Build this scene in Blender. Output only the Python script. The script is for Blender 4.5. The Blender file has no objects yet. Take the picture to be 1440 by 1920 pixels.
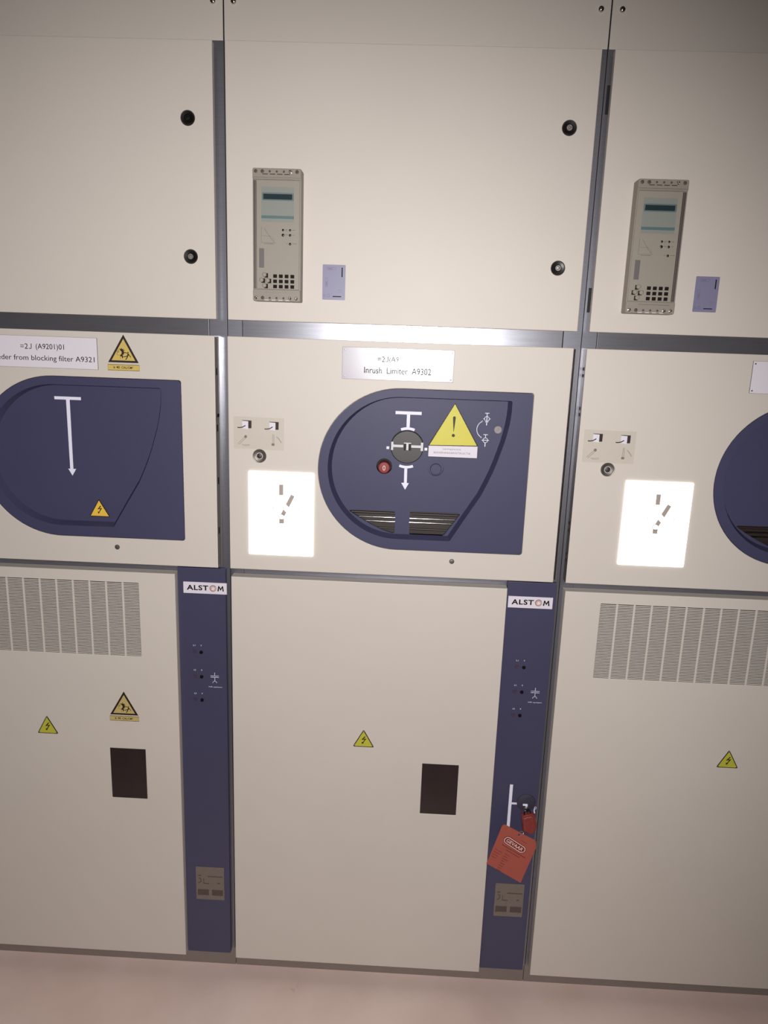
import bpy, bmesh, math, random
from mathutils import Matrix, Vector

# ------------------------------------------------------------------ camera
SC = bpy.context.scene
COL = SC.collection
DZ = -0.04                       # authored heights are measured 4 cm below the finished floor
CAM = Vector((0.40193, -1.67255, 1.73980 + DZ))
YAW, PITCH, ROLL = -0.029102, -0.220788, 0.034900
cd = bpy.data.cameras.new('camera')
cd.sensor_fit = 'VERTICAL'
cd.sensor_height = 36.0
cd.sensor_width = 27.0
cd.lens = 1374.147 / 1920 * 36.0
cd.clip_start = 0.02
cam = bpy.data.objects.new('camera', cd)
COL.objects.link(cam)
fwd = Vector((math.sin(YAW) * math.cos(PITCH), math.cos(YAW) * math.cos(PITCH), math.sin(PITCH)))
rgt = Vector((math.cos(YAW), -math.sin(YAW), 0))
upv = rgt.cross(fwd)
r2 = rgt * math.cos(ROLL) + upv * math.sin(ROLL)
u2 = -rgt * math.sin(ROLL) + upv * math.cos(ROLL)
M = Matrix((r2, u2, -fwd)).transposed().to_4x4()
M.translation = CAM
cam.matrix_world = M
SC.camera = cam

# ------------------------------------------------------------------ light: the photographer's torch held at the camera
w = bpy.data.worlds.new('world')
SC.world = w
w.use_nodes = True
w.node_tree.nodes['Background'].inputs['Color'].default_value = (1.0, 0.8, 0.75, 1)
w.node_tree.nodes['Background'].inputs['Strength'].default_value = 0.02
ld = bpy.data.lights.new('torch', 'SPOT')
ld.spot_size = math.radians(112)
ld.spot_blend = 0.80
ld.shadow_soft_size = 0.015
ld.energy = 121.0
ld.color = (1.0, 0.982, 0.982)
lo = bpy.data.objects.new('torch', ld)
COL.objects.link(lo)
lo.location = CAM + Vector((0.004, -0.02, 0.012))
lo.rotation_euler = (math.radians(90 - 18.5), 0, math.radians(8.5))
# dim overhead fill light, added; no lamp is seen there
ld2 = bpy.data.lights.new('fill_light', 'AREA')
ld2.shape = 'RECTANGLE'
ld2.size = 2.4
ld2.size_y = 0.3
ld2.energy = 5.5
ld2.color = (1.0, 0.86, 0.82)
lo2 = bpy.data.objects.new('fill_light', ld2)
COL.objects.link(lo2)
lo2.location = (0.4, -2.6, 2.85)
SC.view_settings.view_transform = 'Standard'
SC.view_settings.look = 'None'
SC.view_settings.exposure = 0.0
SC.view_settings.gamma = 1.0
SC.view_settings.use_curve_mapping = False

# ------------------------------------------------------------------ materials
def s2l(c):
    return tuple(((v / 255) / 12.92 if v / 255 <= 0.04045 else ((v / 255 + 0.055) / 1.055) ** 2.4) for v in c)


def mat(name, rgb, rough=0.5, metal=0.0, noise=0.0, nscale=40, bump=0.0, bscale=300, spec=0.5, emit=0.0, stretch=None):
    m = bpy.data.materials.new(name)
    m.use_nodes = True
    nt = m.node_tree
    b = nt.nodes['Principled BSDF']
    c = s2l(rgb)
    b.inputs['Base Color'].default_value = (*c, 1)
    b.inputs['Roughness'].default_value = rough
    b.inputs['Metallic'].default_value = metal
    b.inputs['Specular IOR Level'].default_value = spec
    if emit:
        b.inputs['Emission Color'].default_value = (*c, 1)
        b.inputs['Emission Strength'].default_value = emit
    tc = nt.nodes.new('ShaderNodeTexCoord')
    mp = nt.nodes.new('ShaderNodeMapping')
    nt.links.new(tc.outputs['Object'], mp.inputs['Vector'])
    if stretch:
        mp.inputs['Scale'].default_value = stretch
    n = nt.nodes.new('ShaderNodeTexNoise')
    n.inputs['Scale'].default_value = nscale
    n.inputs['Detail'].default_value = 4
    nt.links.new(mp.outputs['Vector'], n.inputs['Vector'])
    if noise:
        mx = nt.nodes.new('ShaderNodeMix')
        mx.data_type = 'RGBA'
        mx.inputs['A'].default_value = (*[v * (1 - noise) for v in c], 1)
        mx.inputs['B'].default_value = (*[min(1, v * (1 + noise)) for v in c], 1)
        nt.links.new(n.outputs['Fac'], mx.inputs['Factor'])
        nt.links.new(mx.outputs['Result'], b.inputs['Base Color'])
    if bump:
        n2 = nt.nodes.new('ShaderNodeTexNoise')
        n2.inputs['Scale'].default_value = bscale
        nt.links.new(mp.outputs['Vector'], n2.inputs['Vector'])
        bp = nt.nodes.new('ShaderNodeBump')
        bp.inputs['Strength'].default_value = bump
        bp.inputs['Distance'].default_value = 0.001
        nt.links.new(n2.outputs['Fac'], bp.inputs['Height'])
        nt.links.new(bp.outputs['Normal'], b.inputs['Normal'])
    return m


PAINT = mat('cream_powder_coat', (206, 197, 187), 0.5, noise=0.03, nscale=6, bump=0.12, bscale=500)
BLUE = mat('blue_powder_coat', (66, 65, 90), 0.38, noise=0.05, nscale=12, bump=0.2, bscale=500)
COVER = mat('blue_moulded_plastic', (66, 65, 92), 0.50, noise=0.04, nscale=10, bump=0.15, bscale=600, spec=0.3)
STEEL = mat('galvanised_steel', (140, 140, 148), 0.32, 0.8, noise=0.18, nscale=30, bump=0.06, bscale=60, stretch=(1, 1, 14))
RAIL = mat('brushed_rail_steel', (150, 150, 156), 0.27, 0.8, noise=0.16, nscale=25, bump=0.05, bscale=50, stretch=(0.5, 1, 10))
TRIM = mat('stainless_edge', (172, 166, 162), 0.28, 0.7, noise=0.1, nscale=20)
CHROME = mat('polished_steel', (205, 200, 196), 0.12, 1.0)
DULL = mat('dull_metal', (112, 106, 101), 0.45, 0.7, noise=0.2, nscale=200)
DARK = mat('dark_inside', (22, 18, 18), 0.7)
BLACK = mat('black_plastic', (16, 14, 14), 0.3)
BLACKP = mat('black_print', (24, 18, 16), 0.6, spec=0.12)
GREYP = mat('grey_print', (120, 112, 104), 0.6)
WHITEP = mat('white_print', (232, 230, 244), 0.55)
PLATE = mat('silver_nameplate', (176, 170, 178), 0.25, 0.0, noise=0.04, nscale=30)
WPLATE = mat('white_nameplate', (222, 216, 222), 0.45, 0.0)
RELAY = mat('grey_relay_plastic', (140, 131, 119), 0.5, noise=0.05, nscale=60)
RFACE = mat('relay_front_film', (146, 138, 126), 0.5, noise=0.03, nscale=60)
RTEAL = mat('pale_teal_film', (130, 133, 126), 0.45)
RTEAL2 = mat('teal_band', (80, 104, 104), 0.45)
LCD = mat('dark_display', (36, 52, 58), 0.2)
SLOTP = mat('purple_grey_tab', (100, 93, 94), 0.5)
CARD = mat('lavender_film', (126, 123, 150), 0.4, noise=0.04, nscale=50)
YELLOW = mat('safety_yellow', (206, 196, 62), 0.5, noise=0.05, nscale=60)
OLIVE = mat('dull_yellow_metal', (186, 182, 64), 0.45, noise=0.1, nscale=120)
AMBER = mat('amber_yellow', (232, 190, 70), 0.5, noise=0.04, nscale=80)
GOLD = mat('faded_gold_sticker', (204, 178, 96), 0.5, noise=0.06, nscale=120)
BROWNP = mat('dark_brown_print', (36, 14, 8), 0.6)
STICK = mat('grey_beige_sticker', (196, 187, 174), 0.45, noise=0.03, nscale=60)
STICKD = mat('greyish_print', (160, 150, 138), 0.5)
WSTICK = mat('white_sticker', (220, 214, 222), 0.5)
KNOB = mat('smoked_knob', (54, 47, 46), 0.48, noise=0.15, nscale=30)
KNOBP = mat('knob_symbol_grey', (208, 206, 208), 0.5)
REDB = mat('red_button', (132, 44, 46), 0.3)
PINK = mat('pale_pink_print', (240, 196, 186), 0.5)
TAG = mat('orange_red_card', (162, 80, 67), 0.5, noise=0.08, nscale=40)
TAGD = mat('tag_dark_print', (110, 40, 34), 0.6)
LOCK = mat('red_lock_film', (128, 52, 48), 0.32, noise=0.3, nscale=150, bump=0.6, bscale=250)
MIMIC = mat('emissive_white', (255, 255, 250), 0.4, emit=1.25)  # emission gives the whole panel an even white
MIMICY = mat('emissive_pale_yellow', (255, 254, 226), 0.6, emit=0.7)
MIMICP = mat('taupe_print', (168, 156, 147), 0.6)  # print lightened, the white panel's glare is put into the colour
TYPEP = mat('tarnished_type_plate', (122, 112, 104), 0.5, 0.2, noise=0.12, nscale=90)
TYPED = mat('etched_brown', (84, 70, 66), 0.6)
LOGOC = mat('copper_print', (176, 108, 84), 0.4)
SOCKR = mat('dull_red_socket', (68, 54, 70), 0.5)
PLINTH = mat('grey_plinth_paint', (128, 117, 110), 0.6, noise=0.08, nscale=30)
EDGE = mat('lit_steel_edge', (176, 170, 164), 0.35, 0.25)  # pale grey stands in for reflections along the steel returns
SHUT = mat('brown_shutter', (52, 44, 40), 0.45, 0.2)
GLASS = mat('smoked_window_pane', (46, 36, 36), 0.16, noise=0.3, nscale=14, spec=0.6)
WALLM = mat('plaster_wall', (150, 140, 132), 0.9, noise=0.05, nscale=5)


def floor_material():
    m = bpy.data.materials.new('pinkish_screed_floor')
    m.use_nodes = True
    nt = m.node_tree
    b = nt.nodes['Principled BSDF']
    b.inputs['Roughness'].default_value = 0.5
    tc = nt.nodes.new('ShaderNodeTexCoord')
    n1 = nt.nodes.new('ShaderNodeTexNoise')
    n1.inputs['Scale'].default_value = 3.5
    n1.inputs['Detail'].default_value = 6
    r1 = nt.nodes.new('ShaderNodeValToRGB')
    r1.color_ramp.elements[0].position = 0.3
    r1.color_ramp.elements[0].color = (*s2l((212, 186, 175)), 1)
    r1.color_ramp.elements[1].position = 0.7
    r1.color_ramp.elements[1].color = (*s2l((228, 206, 196)), 1)
    n2 = nt.nodes.new('ShaderNodeTexNoise')
    n2.inputs['Scale'].default_value = 9
    n2.inputs['Detail'].default_value = 8
    n2.inputs['Roughness'].default_value = 0.7
    r2_ = nt.nodes.new('ShaderNodeValToRGB')
    r2_.color_ramp.elements[0].position = 0.66
    r2_.color_ramp.elements[0].color = (0, 0, 0, 1)
    r2_.color_ramp.elements[1].position = 0.76
    r2_.color_ramp.elements[1].color = (0.6, 0.6, 0.6, 1)
    mx = nt.nodes.new('ShaderNodeMix')
    mx.data_type = 'RGBA'
    mx.inputs['B'].default_value = (*s2l((150, 108, 96)), 1)
    for n in (n1, n2):
        nt.links.new(tc.outputs['Object'], n.inputs['Vector'])
    nt.links.new(n1.outputs['Fac'], r1.inputs['Fac'])
    nt.links.new(n2.outputs['Fac'], r2_.inputs['Fac'])
    nt.links.new(r1.outputs['Color'], mx.inputs['A'])
    nt.links.new(r2_.outputs['Color'], mx.inputs['Factor'])
    nt.links.new(mx.outputs['Result'], b.inputs['Base Color'])
    return m


FLOOR = floor_material()

# ------------------------------------------------------------------ mesh helpers (x right, z up, y away from the viewer)
def arc(cx, cz, r, a0, a1, n=12):
    return [(cx + r * math.cos(math.radians(a0 + (a1 - a0) * i / n)), cz + r * math.sin(math.radians(a0 + (a1 - a0) * i / n))) for i in range(n + 1)]


def rect(x0, x1, z0, z1, r=0.0, n=5):
    if r <= 0:
        return [(x0, z0), (x1, z0), (x1, z1), (x0, z1)]
    return arc(x0 + r, z0 + r, r, 180, 270, n) + arc(x1 - r, z0 + r, r, 270, 360, n) + arc(x1 - r, z1 - r, r, 0, 90, n) + arc(x0 + r, z1 - r, r, 90, 180, n)


def circle(cx, cz, r, n=32):
    return arc(cx, cz, r, 0, 360 - 360 / n, n - 1)


def ccw(p):
    a = sum(p[i - 1][0] * p[i][1] - p[i][0] * p[i - 1][1] for i in range(len(p)))
    return list(p) if a > 0 else list(reversed(p))


def inset(p, d):
    p = ccw(p)
    out = []
    n = len(p)
    for i in range(n):
        a, b, c = Vector(p[i - 1]), Vector(p[i]), Vector(p[(i + 1) % n])
        e1, e2 = (b - a).normalized(), (c - b).normalized()
        n1, n2 = Vector((-e1.y, e1.x)), Vector((-e2.y, e2.x))
        k = n1 + n2
        q = b + k * (d / max(0.3, (1 + n1.dot(n2))))
        out.append((q.x, q.y))
    return out


class MB:
    def __init__(self):
        self.bm = bmesh.new()

    def box(self, x0, x1, y0, y1, z0, z1):
        v = [self.bm.verts.new(c) for c in ((x0, y0, z0), (x1, y0, z0), (x1, y1, z0), (x0, y1, z0), (x0, y0, z1), (x1, y0, z1), (x1, y1, z1), (x0, y1, z1))]
        for f in ((0, 1, 5, 4), (1, 2, 6, 5), (2, 3, 7, 6), (3, 0, 4, 7), (4, 5, 6, 7), (3, 2, 1, 0)):
            self.bm.faces.new([v[i] for i in f])
        return self

    def plate(self, outer, y0, y1, holes=()):
        """an outline (with holes) given thickness from y0 (front) to y1 (back)"""
        bm = self.bm
        loops = [ccw(outer)] + [list(reversed(ccw(h))) for h in holes]
        for y, flip in ((y0, False), (y1, True)):
            ed = []
            vs = []
            for lp in loops:
                v = [bm.verts.new((x, y, z)) for x, z in lp]
                vs.append(v)
                ed += [bm.edges.new((v[i - 1], v[i])) for i in range(len(v))]
            if len(loops) == 1:
                bm.faces.new(vs[0] if not flip else list(reversed(vs[0])))
            else:
                bmesh.ops.triangle_fill(bm, use_beauty=True, use_dissolve=False, edges=ed, normal=(0, -1, 0))
            if y == y0:
                front = vs
        for a, b in zip(front, vs):
            for i in range(len(a)):
                bm.faces.new((a[i - 1], a[i], b[i], b[i - 1]))
        return self

    def loft(self, loops, cap=True):
        """loops: list of (points, y)"""
        bm = self.bm
        prev = None
        for pts, y in loops:
            v = [bm.verts.new((x, y, z)) for x, z in pts]
            if prev:
                for i in range(len(v)):
                    bm.faces.new((prev[i - 1], prev[i], v[i], v[i - 1]))
            prev = v
        if cap:
            bm.faces.new(prev)
        return self

    def lathe(self, cx, cz, prof, n=32):
        """prof: list of (radius, y) from the front centre outwards"""
        bm = self.bm
        rings = []
        for r, y in prof:
            if r < 1e-6:
                rings.append([bm.verts.new((cx, y, cz))])
            else:
                rings.append([bm.verts.new((cx + r * math.cos(2 * math.pi * i / n), y, cz + r * math.sin(2 * math.pi * i / n))) for i in range(n)])
        for a, b in zip(rings, rings[1:]):
            for i in range(n):
                j = (i + 1) % n
                if len(a) == 1:
                    bm.faces.new((a[0], b[i], b[j]))
                elif len(b) == 1:
                    bm.faces.new((a[i], b[0], a[j]))
                else:
                    bm.faces.new((a[i], b[i], b[j], a[j]))
        return self

    def stroke(self, pts, wd, y0, y1, closed=False):
        p = [Vector(q) for q in pts]
        n = len(p)
        L, R = [], []
        for i in range(n):
            a = p[i - 1] if (i > 0 or closed) else p[i]
            c = p[(i + 1) % n] if (i < n - 1 or closed) else p[i]
            t = (c - a).normalized()
            nn = Vector((-t.y, t.x)) * wd / 2
            L.append(p[i] + nn)
            R.append(p[i] - nn)
        m = n if closed else n - 1
        bm = self.bm
        f = [[bm.verts.new((q.x, y, q.y)) for q in S] for S in (L, R) for y in (y0, y1)]
        L0, L1, R0, R1 = f
        for i in range(m):
            j = (i + 1) % n
            for quad in ((L0[i], R0[i], R0[j], L0[j]), (L1[i], L1[j], R1[j], R1[i]), (L0[i], L0[j], L1[j], L1[i]), (R0[i], R1[i], R1[j], R0[j])):
                bm.faces.new(quad)
        if not closed:
            bm.faces.new((L0[0], L1[0], R1[0], R0[0]))
            bm.faces.new((L0[-1], R0[-1], R1[-1], L1[-1]))
        return self

    def tube(self, pts, r, n=10, closed=False):
        bm = self.bm
        P = [Vector(q) for q in pts]
        rings = []
        N = len(P)
        for i in range(N):
            a = P[i - 1] if (i or closed) else P[i]
            c = P[(i + 1) % N] if (i < N - 1 or closed) else P[i]
            t = (c - a).normalized()
            s = t.cross(Vector((0.13, 0.9, 0.31))).normalized()
            q = t.cross(s)
            rings.append([bm.verts.new(P[i] + s * r * math.cos(2 * math.pi * k / n) + q * r * math.sin(2 * math.pi * k / n)) for k in range(n)])
        for i in range(N if closed else N - 1):
            a, b = rings[i], rings[(i + 1) % N]
            for k in range(n):
                bm.faces.new((a[k], a[(k + 1) % n], b[(k + 1) % n], b[k]))
        if not closed:
            bm.faces.new(rings[0])
            bm.faces.new(rings[-1])
        return self

    def text(self, s, x, z, wd, ht, y, thick=0.0002, u=(1, 0), v=(0, 1), bold=0.0, space=1.0):
        """lettering whose ink box starts at (x, z) and measures wd by ht along u and v"""
        cu = bpy.data.curves.new('lettering', 'FONT')
        cu.body = s
        cu.size = 1.0
        cu.offset = bold
        cu.space_character = space
        cu.resolution_u = 3
        o = bpy.data.objects.new('lettering', cu)
        COL.objects.link(o)
        dg = bpy.context.evaluated_depsgraph_get()
        me = bpy.data.meshes.new_from_object(o.evaluated_get(dg))
        bpy.data.objects.remove(o)
        bpy.data.curves.remove(cu)
        xs = [q.co.x for q in me.vertices]
        zs = [q.co.y for q in me.vertices]
        if not xs:
            return self
        x0, x1, z0, z1 = min(xs), max(xs), min(zs), max(zs)
        vm = []
        for q in me.vertices:
            a = (q.co.x - x0) / (x1 - x0) * wd
            b = (q.co.y - z0) / (z1 - z0) * ht
            vm.append(self.bm.verts.new((x + a * u[0] + b * v[0], y, z + a * u[1] + b * v[1])))
        nf = []
        for p in me.polygons:
            try:
                nf.append(self.bm.faces.new([vm[i] for i in p.vertices]))
            except ValueError:
                pass
        bpy.data.meshes.remove(me)
        ex = bmesh.ops.extrude_face_region(self.bm, geom=nf)
        for g in ex['geom']:
            if isinstance(g, bmesh.types.BMVert):
                g.co.y -= thick
        return self


ORG = {}


def thing(name, label, cat, org, group=None):
    o = bpy.data.objects.new(name, None)
    COL.objects.link(o)
    o.empty_display_size = 0.05
    o.location = (org[0], org[1], org[2] + DZ)
    o['label'] = label
    o['category'] = cat
    if group:
        o['group'] = group
    ORG[o.name] = Vector(org)
    return o


def obj(name, mb, m, parent=None, bevel=0.0, smooth=False, label=None, sharp=35, segs=2):
    bm = mb.bm
    bmesh.ops.recalc_face_normals(bm, faces=bm.faces[:])
    org = ORG[parent.name] if parent else Vector((0, 0, -DZ))
    bmesh.ops.translate(bm, verts=bm.verts[:], vec=-org)
    if smooth:
        for f in bm.faces:
            f.smooth = True
        for e in bm.edges:
            if len(e.link_faces) == 2 and e.calc_face_angle(0) > math.radians(sharp):
                e.smooth = False
    me = bpy.data.meshes.new(name)
    bm.to_mesh(me)
    bm.free()
    me.materials.append(m)
    o = bpy.data.objects.new(name, me)
    COL.objects.link(o)
    if parent:
        o.parent = parent
        ORG[o.name] = org
    if bevel:
        md = o.modifiers.new('bevel', 'BEVEL')
        md.width = bevel
        md.segments = segs
        md.limit_method = 'ANGLE'
        md.angle_limit = math.radians(50)
        md.harden_normals = False
    if label:
        o['label'] = label
    return o


def struct(name, mb, m):
    o = obj(name, mb, m)
    o['kind'] = 'structure'
    return o


# ------------------------------------------------------------------ the room
FL = 0.04
struct('floor', MB().box(-2.6, 3.4, -3.6, 1.6, FL - 0.1, FL), FLOOR)
struct('wall_back', MB().box(-2.6, 3.4, 1.5, 1.6, FL, 3.1), WALLM)
struct('wall_left', MB().box(-2.7, -2.6, -3.6, 1.6, FL, 3.1), WALLM)
struct('wall_right', MB().box(3.4, 3.5, -3.6, 1.6, FL, 3.1), WALLM)
struct('wall_front', MB().box(-2.7, 3.5, -3.7, -3.6, FL, 3.1), WALLM)
struct('ceiling', MB().box(-2.7, 3.5, -3.7, 1.6, 3.1, 3.2), WALLM)

# ------------------------------------------------------------------ the cabinets
PY = 0.031                       # the frame stands this far behind the door fronts
ZT, ZF = 1.7883, 2.3465          # upper door
ZN, ZM = 1.2100, 1.7525          # middle door
ZC, ZB = 0.1000, 1.1897          # lower door


def d_outline(g=0.0):
    r = 0.1887 - g
    p = arc(0.3853, 1.4624, r, 90, 270, 40)
    p += arc(0.681 - g - 0.006, 1.2737 + g + 0.006, 0.006, 270, 360, 4)
    p += arc(0.681 - g - 0.006, 1.6511 - g - 0.006, 0.006, 0, 90, 4)
    return p


def tray_outline():
    p = arc(0.385, 1.4658, 0.166, 90, 270, 40)
    p += arc(0.507, 1.3048, 0.005, 270, 325, 3)
    right = [(0.5445, 1.3585), (0.576, 1.4105), (0.588, 1.4370), (0.600, 1.4660), (0.6085, 1.4900), (0.616, 1.5150), (0.622, 1.5350), (0.627, 1.5560), (0.6305, 1.5740), (0.633, 1.5930), (0.6340, 1.6100)]
    p += right
    p += arc(0.6300, 1.6278, 0.004, 0, 90, 4)
    return p


VENT_L = [(0.2704, 1.3590), (0.2735, 1.3618), (0.3755, 1.3625), (0.3791, 1.3590), (0.3791, 1.3115), (0.3755, 1.3082), (0.366, 1.3105), (0.3477, 1.3165), (0.3208, 1.3290), (0.2939, 1.3440), (0.2777, 1.3540)]
VENT_R = [(0.4141, 1.3610), (0.4165, 1.3636), (0.5300, 1.3636), (0.5322, 1.3600), (0.4976, 1.3100), (0.4930, 1.3072), (0.4165, 1.3070), (0.4141, 1.3100)]


def grow(p, X):
    return [(x + X, z) for x, z in p]


def cabinet(k, label, live, vents, E=0.0, S=0.0):
    """E: how much wider than the 0.8 m bay; S: how far the blue cover moves right"""
    X = 0.8 * k
    XE = X + E
    XS = X + S
    t = thing('switchgear_cabinet', label, 'cabinet', (X + 0.382, 0.4, FL), 'switchgear cabinets in the row')
    # frame: two posts, cross rails, side and rear sheets
    f = MB()
    f.box(X - 0.0172, X + 0.0152, PY, PY + 0.045, ZC, 2.62)
    f.box(XE + 0.7412, XE + 0.7812, PY, PY + 0.045, ZC, 2.62)
    f.box(X + 0.0156, X + 0.0160, PY + 0.003, PY + 0.04, ZC, 2.6)
    f.box(X - 0.0172, XE + 0.7812, PY + 0.02, PY + 0.045, 2.55, 2.62)
    obj('frame_post', f, STEEL, t, bevel=0.0012)
    r = MB()
    r.box(X + 0.0166, XE + 0.7398, PY, PY + 0.03, 1.735, 1.802)
    obj('cross_rail', r, RAIL, t, bevel=0.0008)
    r = MB()
    r.box(X + 0.0156, XE + 0.66, PY, PY + 0.03, 1.165, 1.235)
    obj('cross_rail', r, STEEL, t, bevel=0.0008)
    bd = MB()
    bd.box(X - 0.0168, X - 0.0148, PY + 0.046, 0.9, ZC, 2.62)
    bd.box(XE + 0.7788, XE + 0.7808, PY + 0.046, 0.9, ZC, 2.62)
    bd.box(X - 0.0148, XE + 0.7788, 0.89, 0.9, ZC, 2.62)
    bd.box(X - 0.0148, XE + 0.7788, PY + 0.046, 0.9, 2.61, 2.62)
    bd.box(X - 0.0148, XE + 0.7788, PY + 0.05, PY + 0.055, ZC, 2.6)
    obj('body', bd, DULL, t, label='dark inner sheet metal body')
    pl = MB().box(X - 0.0172, XE + 0.7812, 0.040, 0.88, FL, ZC + 0.004)
    obj('plinth', pl, PLINTH, t)
    # top flap
    fp = obj('top_flap', MB().box(X - 0.0165, XE + 0.7805, PY - 0.002, PY - 0.0005, 2.3560, 2.60), PAINT, t, bevel=0.0006)
    for sx in (0.0035, 0.7603 + E):
        s = MB().lathe(X + sx, 2.4290, [(0, PY - 0.0078), (0.003, PY - 0.0074), (0.0052, PY - 0.0058), (0.0062, PY - 0.002)], 20)
        obj('screw', s, CHROME, fp, smooth=True)
    # upper door
    x0, x1 = X - 0.0093, XE + 0.7643
    up = obj('upper_door', MB().box(x0, x1, 0, 0.0165, ZT, ZF), PAINT, t, bevel=0.0014)
    gasket = MB().box(x0 + 0.012, x1 - 0.012, 0.017, PY - 0.003, ZT + 0.01, ZF - 0.01)
    obj('door_gasket', gasket, DARK, up)
    for lz in (2.1975, 1.9195):
        q = MB().lathe(XE + 0.7105, lz, [(0, -0.0015), (0.0062, -0.0015), (0.0072, -0.0035), (0.0125, -0.0042), (0.0152, -0.0015), (0.0156, 0.0)], 28)
        obj('latch', q, BLACK, up, smooth=True)
        q = MB().lathe(XE + 0.7105, lz, [(0, -0.0052), (0.0032, -0.0050), (0.0052, -0.0042), (0.0056, -0.0015)], 3)
        q.lathe(XE + 0.7105, lz, [(0, -0.0030), (0.0058, -0.0030), (0.0062, -0.001)], 24)
        obj('latch_insert', q, TRIM if (k == 0 or lz < 2) else BLACK, up)
    # middle door with the D-shaped opening
    x0, x1 = X - 0.0111, XE + 0.7597
    md = obj('middle_door', MB().plate(rect(x0, x1, ZN, ZM), 0, 0.003, [grow(d_outline(), XS)]), PAINT, t, bevel=0.0012)
    e = MB()
    le = MB().box(x0, x0 + 0.0015, 0.0005, PY - 0.002, ZN + 0.001, ZM - 0.001)
    obj('door_return', le, DULL, md)
    e.box(x1 - 0.0015, x1, 0.0005, PY - 0.002, ZN + 0.001, ZM - 0.001)
    e.box(x0 + 0.0015, x1 - 0.0015, 0.003, PY - 0.002, ZN, ZN + 0.0015)
    e.box(x0 + 0.0015, x1 - 0.0015, 0.003, PY - 0.002, ZM - 0.0015, ZM)
    obj('door_return', e, EDGE, md)
    for hz in (1.673, 1.544, 1.420, 1.299):
        h = MB().box(x1 - 0.0005, x1 + 0.0004, 0.010, 0.019, hz - 0.008, hz + 0.008)
        obj('return_slot', h, DARK, md)
    h = MB().box(x1 - 0.0005, x1 + 0.004, 0.006, PY - 0.003, 1.570, 1.577)
    obj('return_catch', h, BLACK, md)
    for hz in (1.708, 1.693, 1.620, 1.606, 1.353, 1.335, 1.277, 1.262):
        h = MB()
        # round bolt heads on the left return
        h.box(x0 - 0.0010, x0 + 0.0005, 0.013, 0.020, hz - 0.0035, hz + 0.0035)
        obj('return_bolt', h, DARK, md)
    for sx in ((0.5166,) if k < 0 else (0.5176,)):
        s = MB().lathe(XS + sx, 1.2510, [(0, -0.0016), (0.0022, -0.0016), (0.0024, -0.0024), (0.0050, -0.0020), (0.0062, 0.0)], 20)
        obj('screw', s, DULL, md, smooth=True)
    pf = MB().box(XE + 0.7662, XE + 0.7674, 0.008, PY + 0.001, 1.2115, 1.7505)
    obj('return_reflection', pf, TRIM, t)  # added strip standing in for the door return mirrored in the post
    # blue moulded cover with its recessed tray
    c = MB()
    outer = grow(ccw(d_outline(0.0012)), XS)
    rim = ccw(tray_outline())
    c_b = c.bm
    # front rim ring
    rimX = grow(rim, XS)
    fl = grow([(x, z + 0.0046 * min(1.0, max(0.0, (z - 1.50) / 0.115)) ** 2) for x, z in inset(rim, 0.0075)], XS)
    ed, V = [], []
    for lp in (outer, list(reversed(rimX))):
        v = [c_b.verts.new((x, 0.0012, z)) for x, z in lp]
        V.append(v)
        ed += [c_b.edges.new((v[i - 1], v[i])) for i in range(len(v))]
    bmesh.ops.triangle_fill(c_b, use_beauty=True, use_dissolve=False, edges=ed, normal=(0, -1, 0))
    ov = [c_b.verts.new((x, 0.012, z)) for x, z in outer]
    for i in range(len(ov)):
        c_b.faces.new((V[0][i - 1], V[0][i], ov[i], ov[i - 1]))
    rv = list(reversed(V[1]))
    fv = [c_b.verts.new((x, 0.022, z)) for x, z in fl]
    for i in range(len(rv)):
        c_b.faces.new((rv[i - 1], rv[i], fv[i], fv[i - 1]))
    cups = [(0.3494, 1.4690, 0.0182), (0.4700, 1.4690, 0.0182)] if live else []
    holes = [VENT_L, VENT_R] + [circle(cx, cz, cr, 28) for cx, cz, cr in cups] if live else []
    ed = [c_b.edges.get((fv[i - 1], fv[i])) for i in range(len(fv))]
    hv = []
    for hp in holes:
        v = [c_b.verts.new((x, 0.022, z)) for x, z in reversed(grow(ccw(hp), XS))]
        hv.append(v)
        ed += [c_b.edges.new((v[i - 1], v[i])) for i in range(len(v))]
    bmesh.ops.triangle_fill(c_b, use_beauty=True, use_dissolve=False, edges=ed, normal=(0, -1, 0))
    for v in hv:
        yb = 0.046 if (len(v) == 28 and v[0].co.x < XS + 0.42) else 0.0295
        b = [c_b.verts.new((q.co.x, yb, q.co.z)) for q in v]
        for i in range(len(v)):
            c_b.faces.new((v[i - 1], v[i], b[i], b[i - 1]))
        if len(v) == 28:
            c_b.faces.new(b)
    cov = obj('operating_cover', c, COVER, t, bevel=0.0012, label='blue moulded D-shaped cover')
    if live:
        for vp in (VENT_L, VENT_R):
            zs = [z for x, z in vp]
            xs = [x for x, z in vp]
            for zz, rad, mt in ((1.3535, 0.0030, SHUT), (1.3425, 0.0022, CHROME), (1.3325, 0.0020, CHROME), (1.3165, 0.0024, SHUT)):
                rr = MB().tube([(XS + min(xs) - 0.004, 0.040, zz), (XS + max(xs) + 0.004, 0.040, zz)], rad, 14)
                obj('shutter_rail', rr, mt, cov, smooth=True)
            bk = MB().box(XS + min(xs) - 0.004, XS + max(xs) + 0.004, 0.044, 0.046, min(zs) - 0.004, max(zs) + 0.004)
            obj('shutter_plate', bk, SHUT, cov)
    # mimic diagram printed on the cover
    sy0, sy1 = 0.0212, 0.0218
    s = MB()
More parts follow.
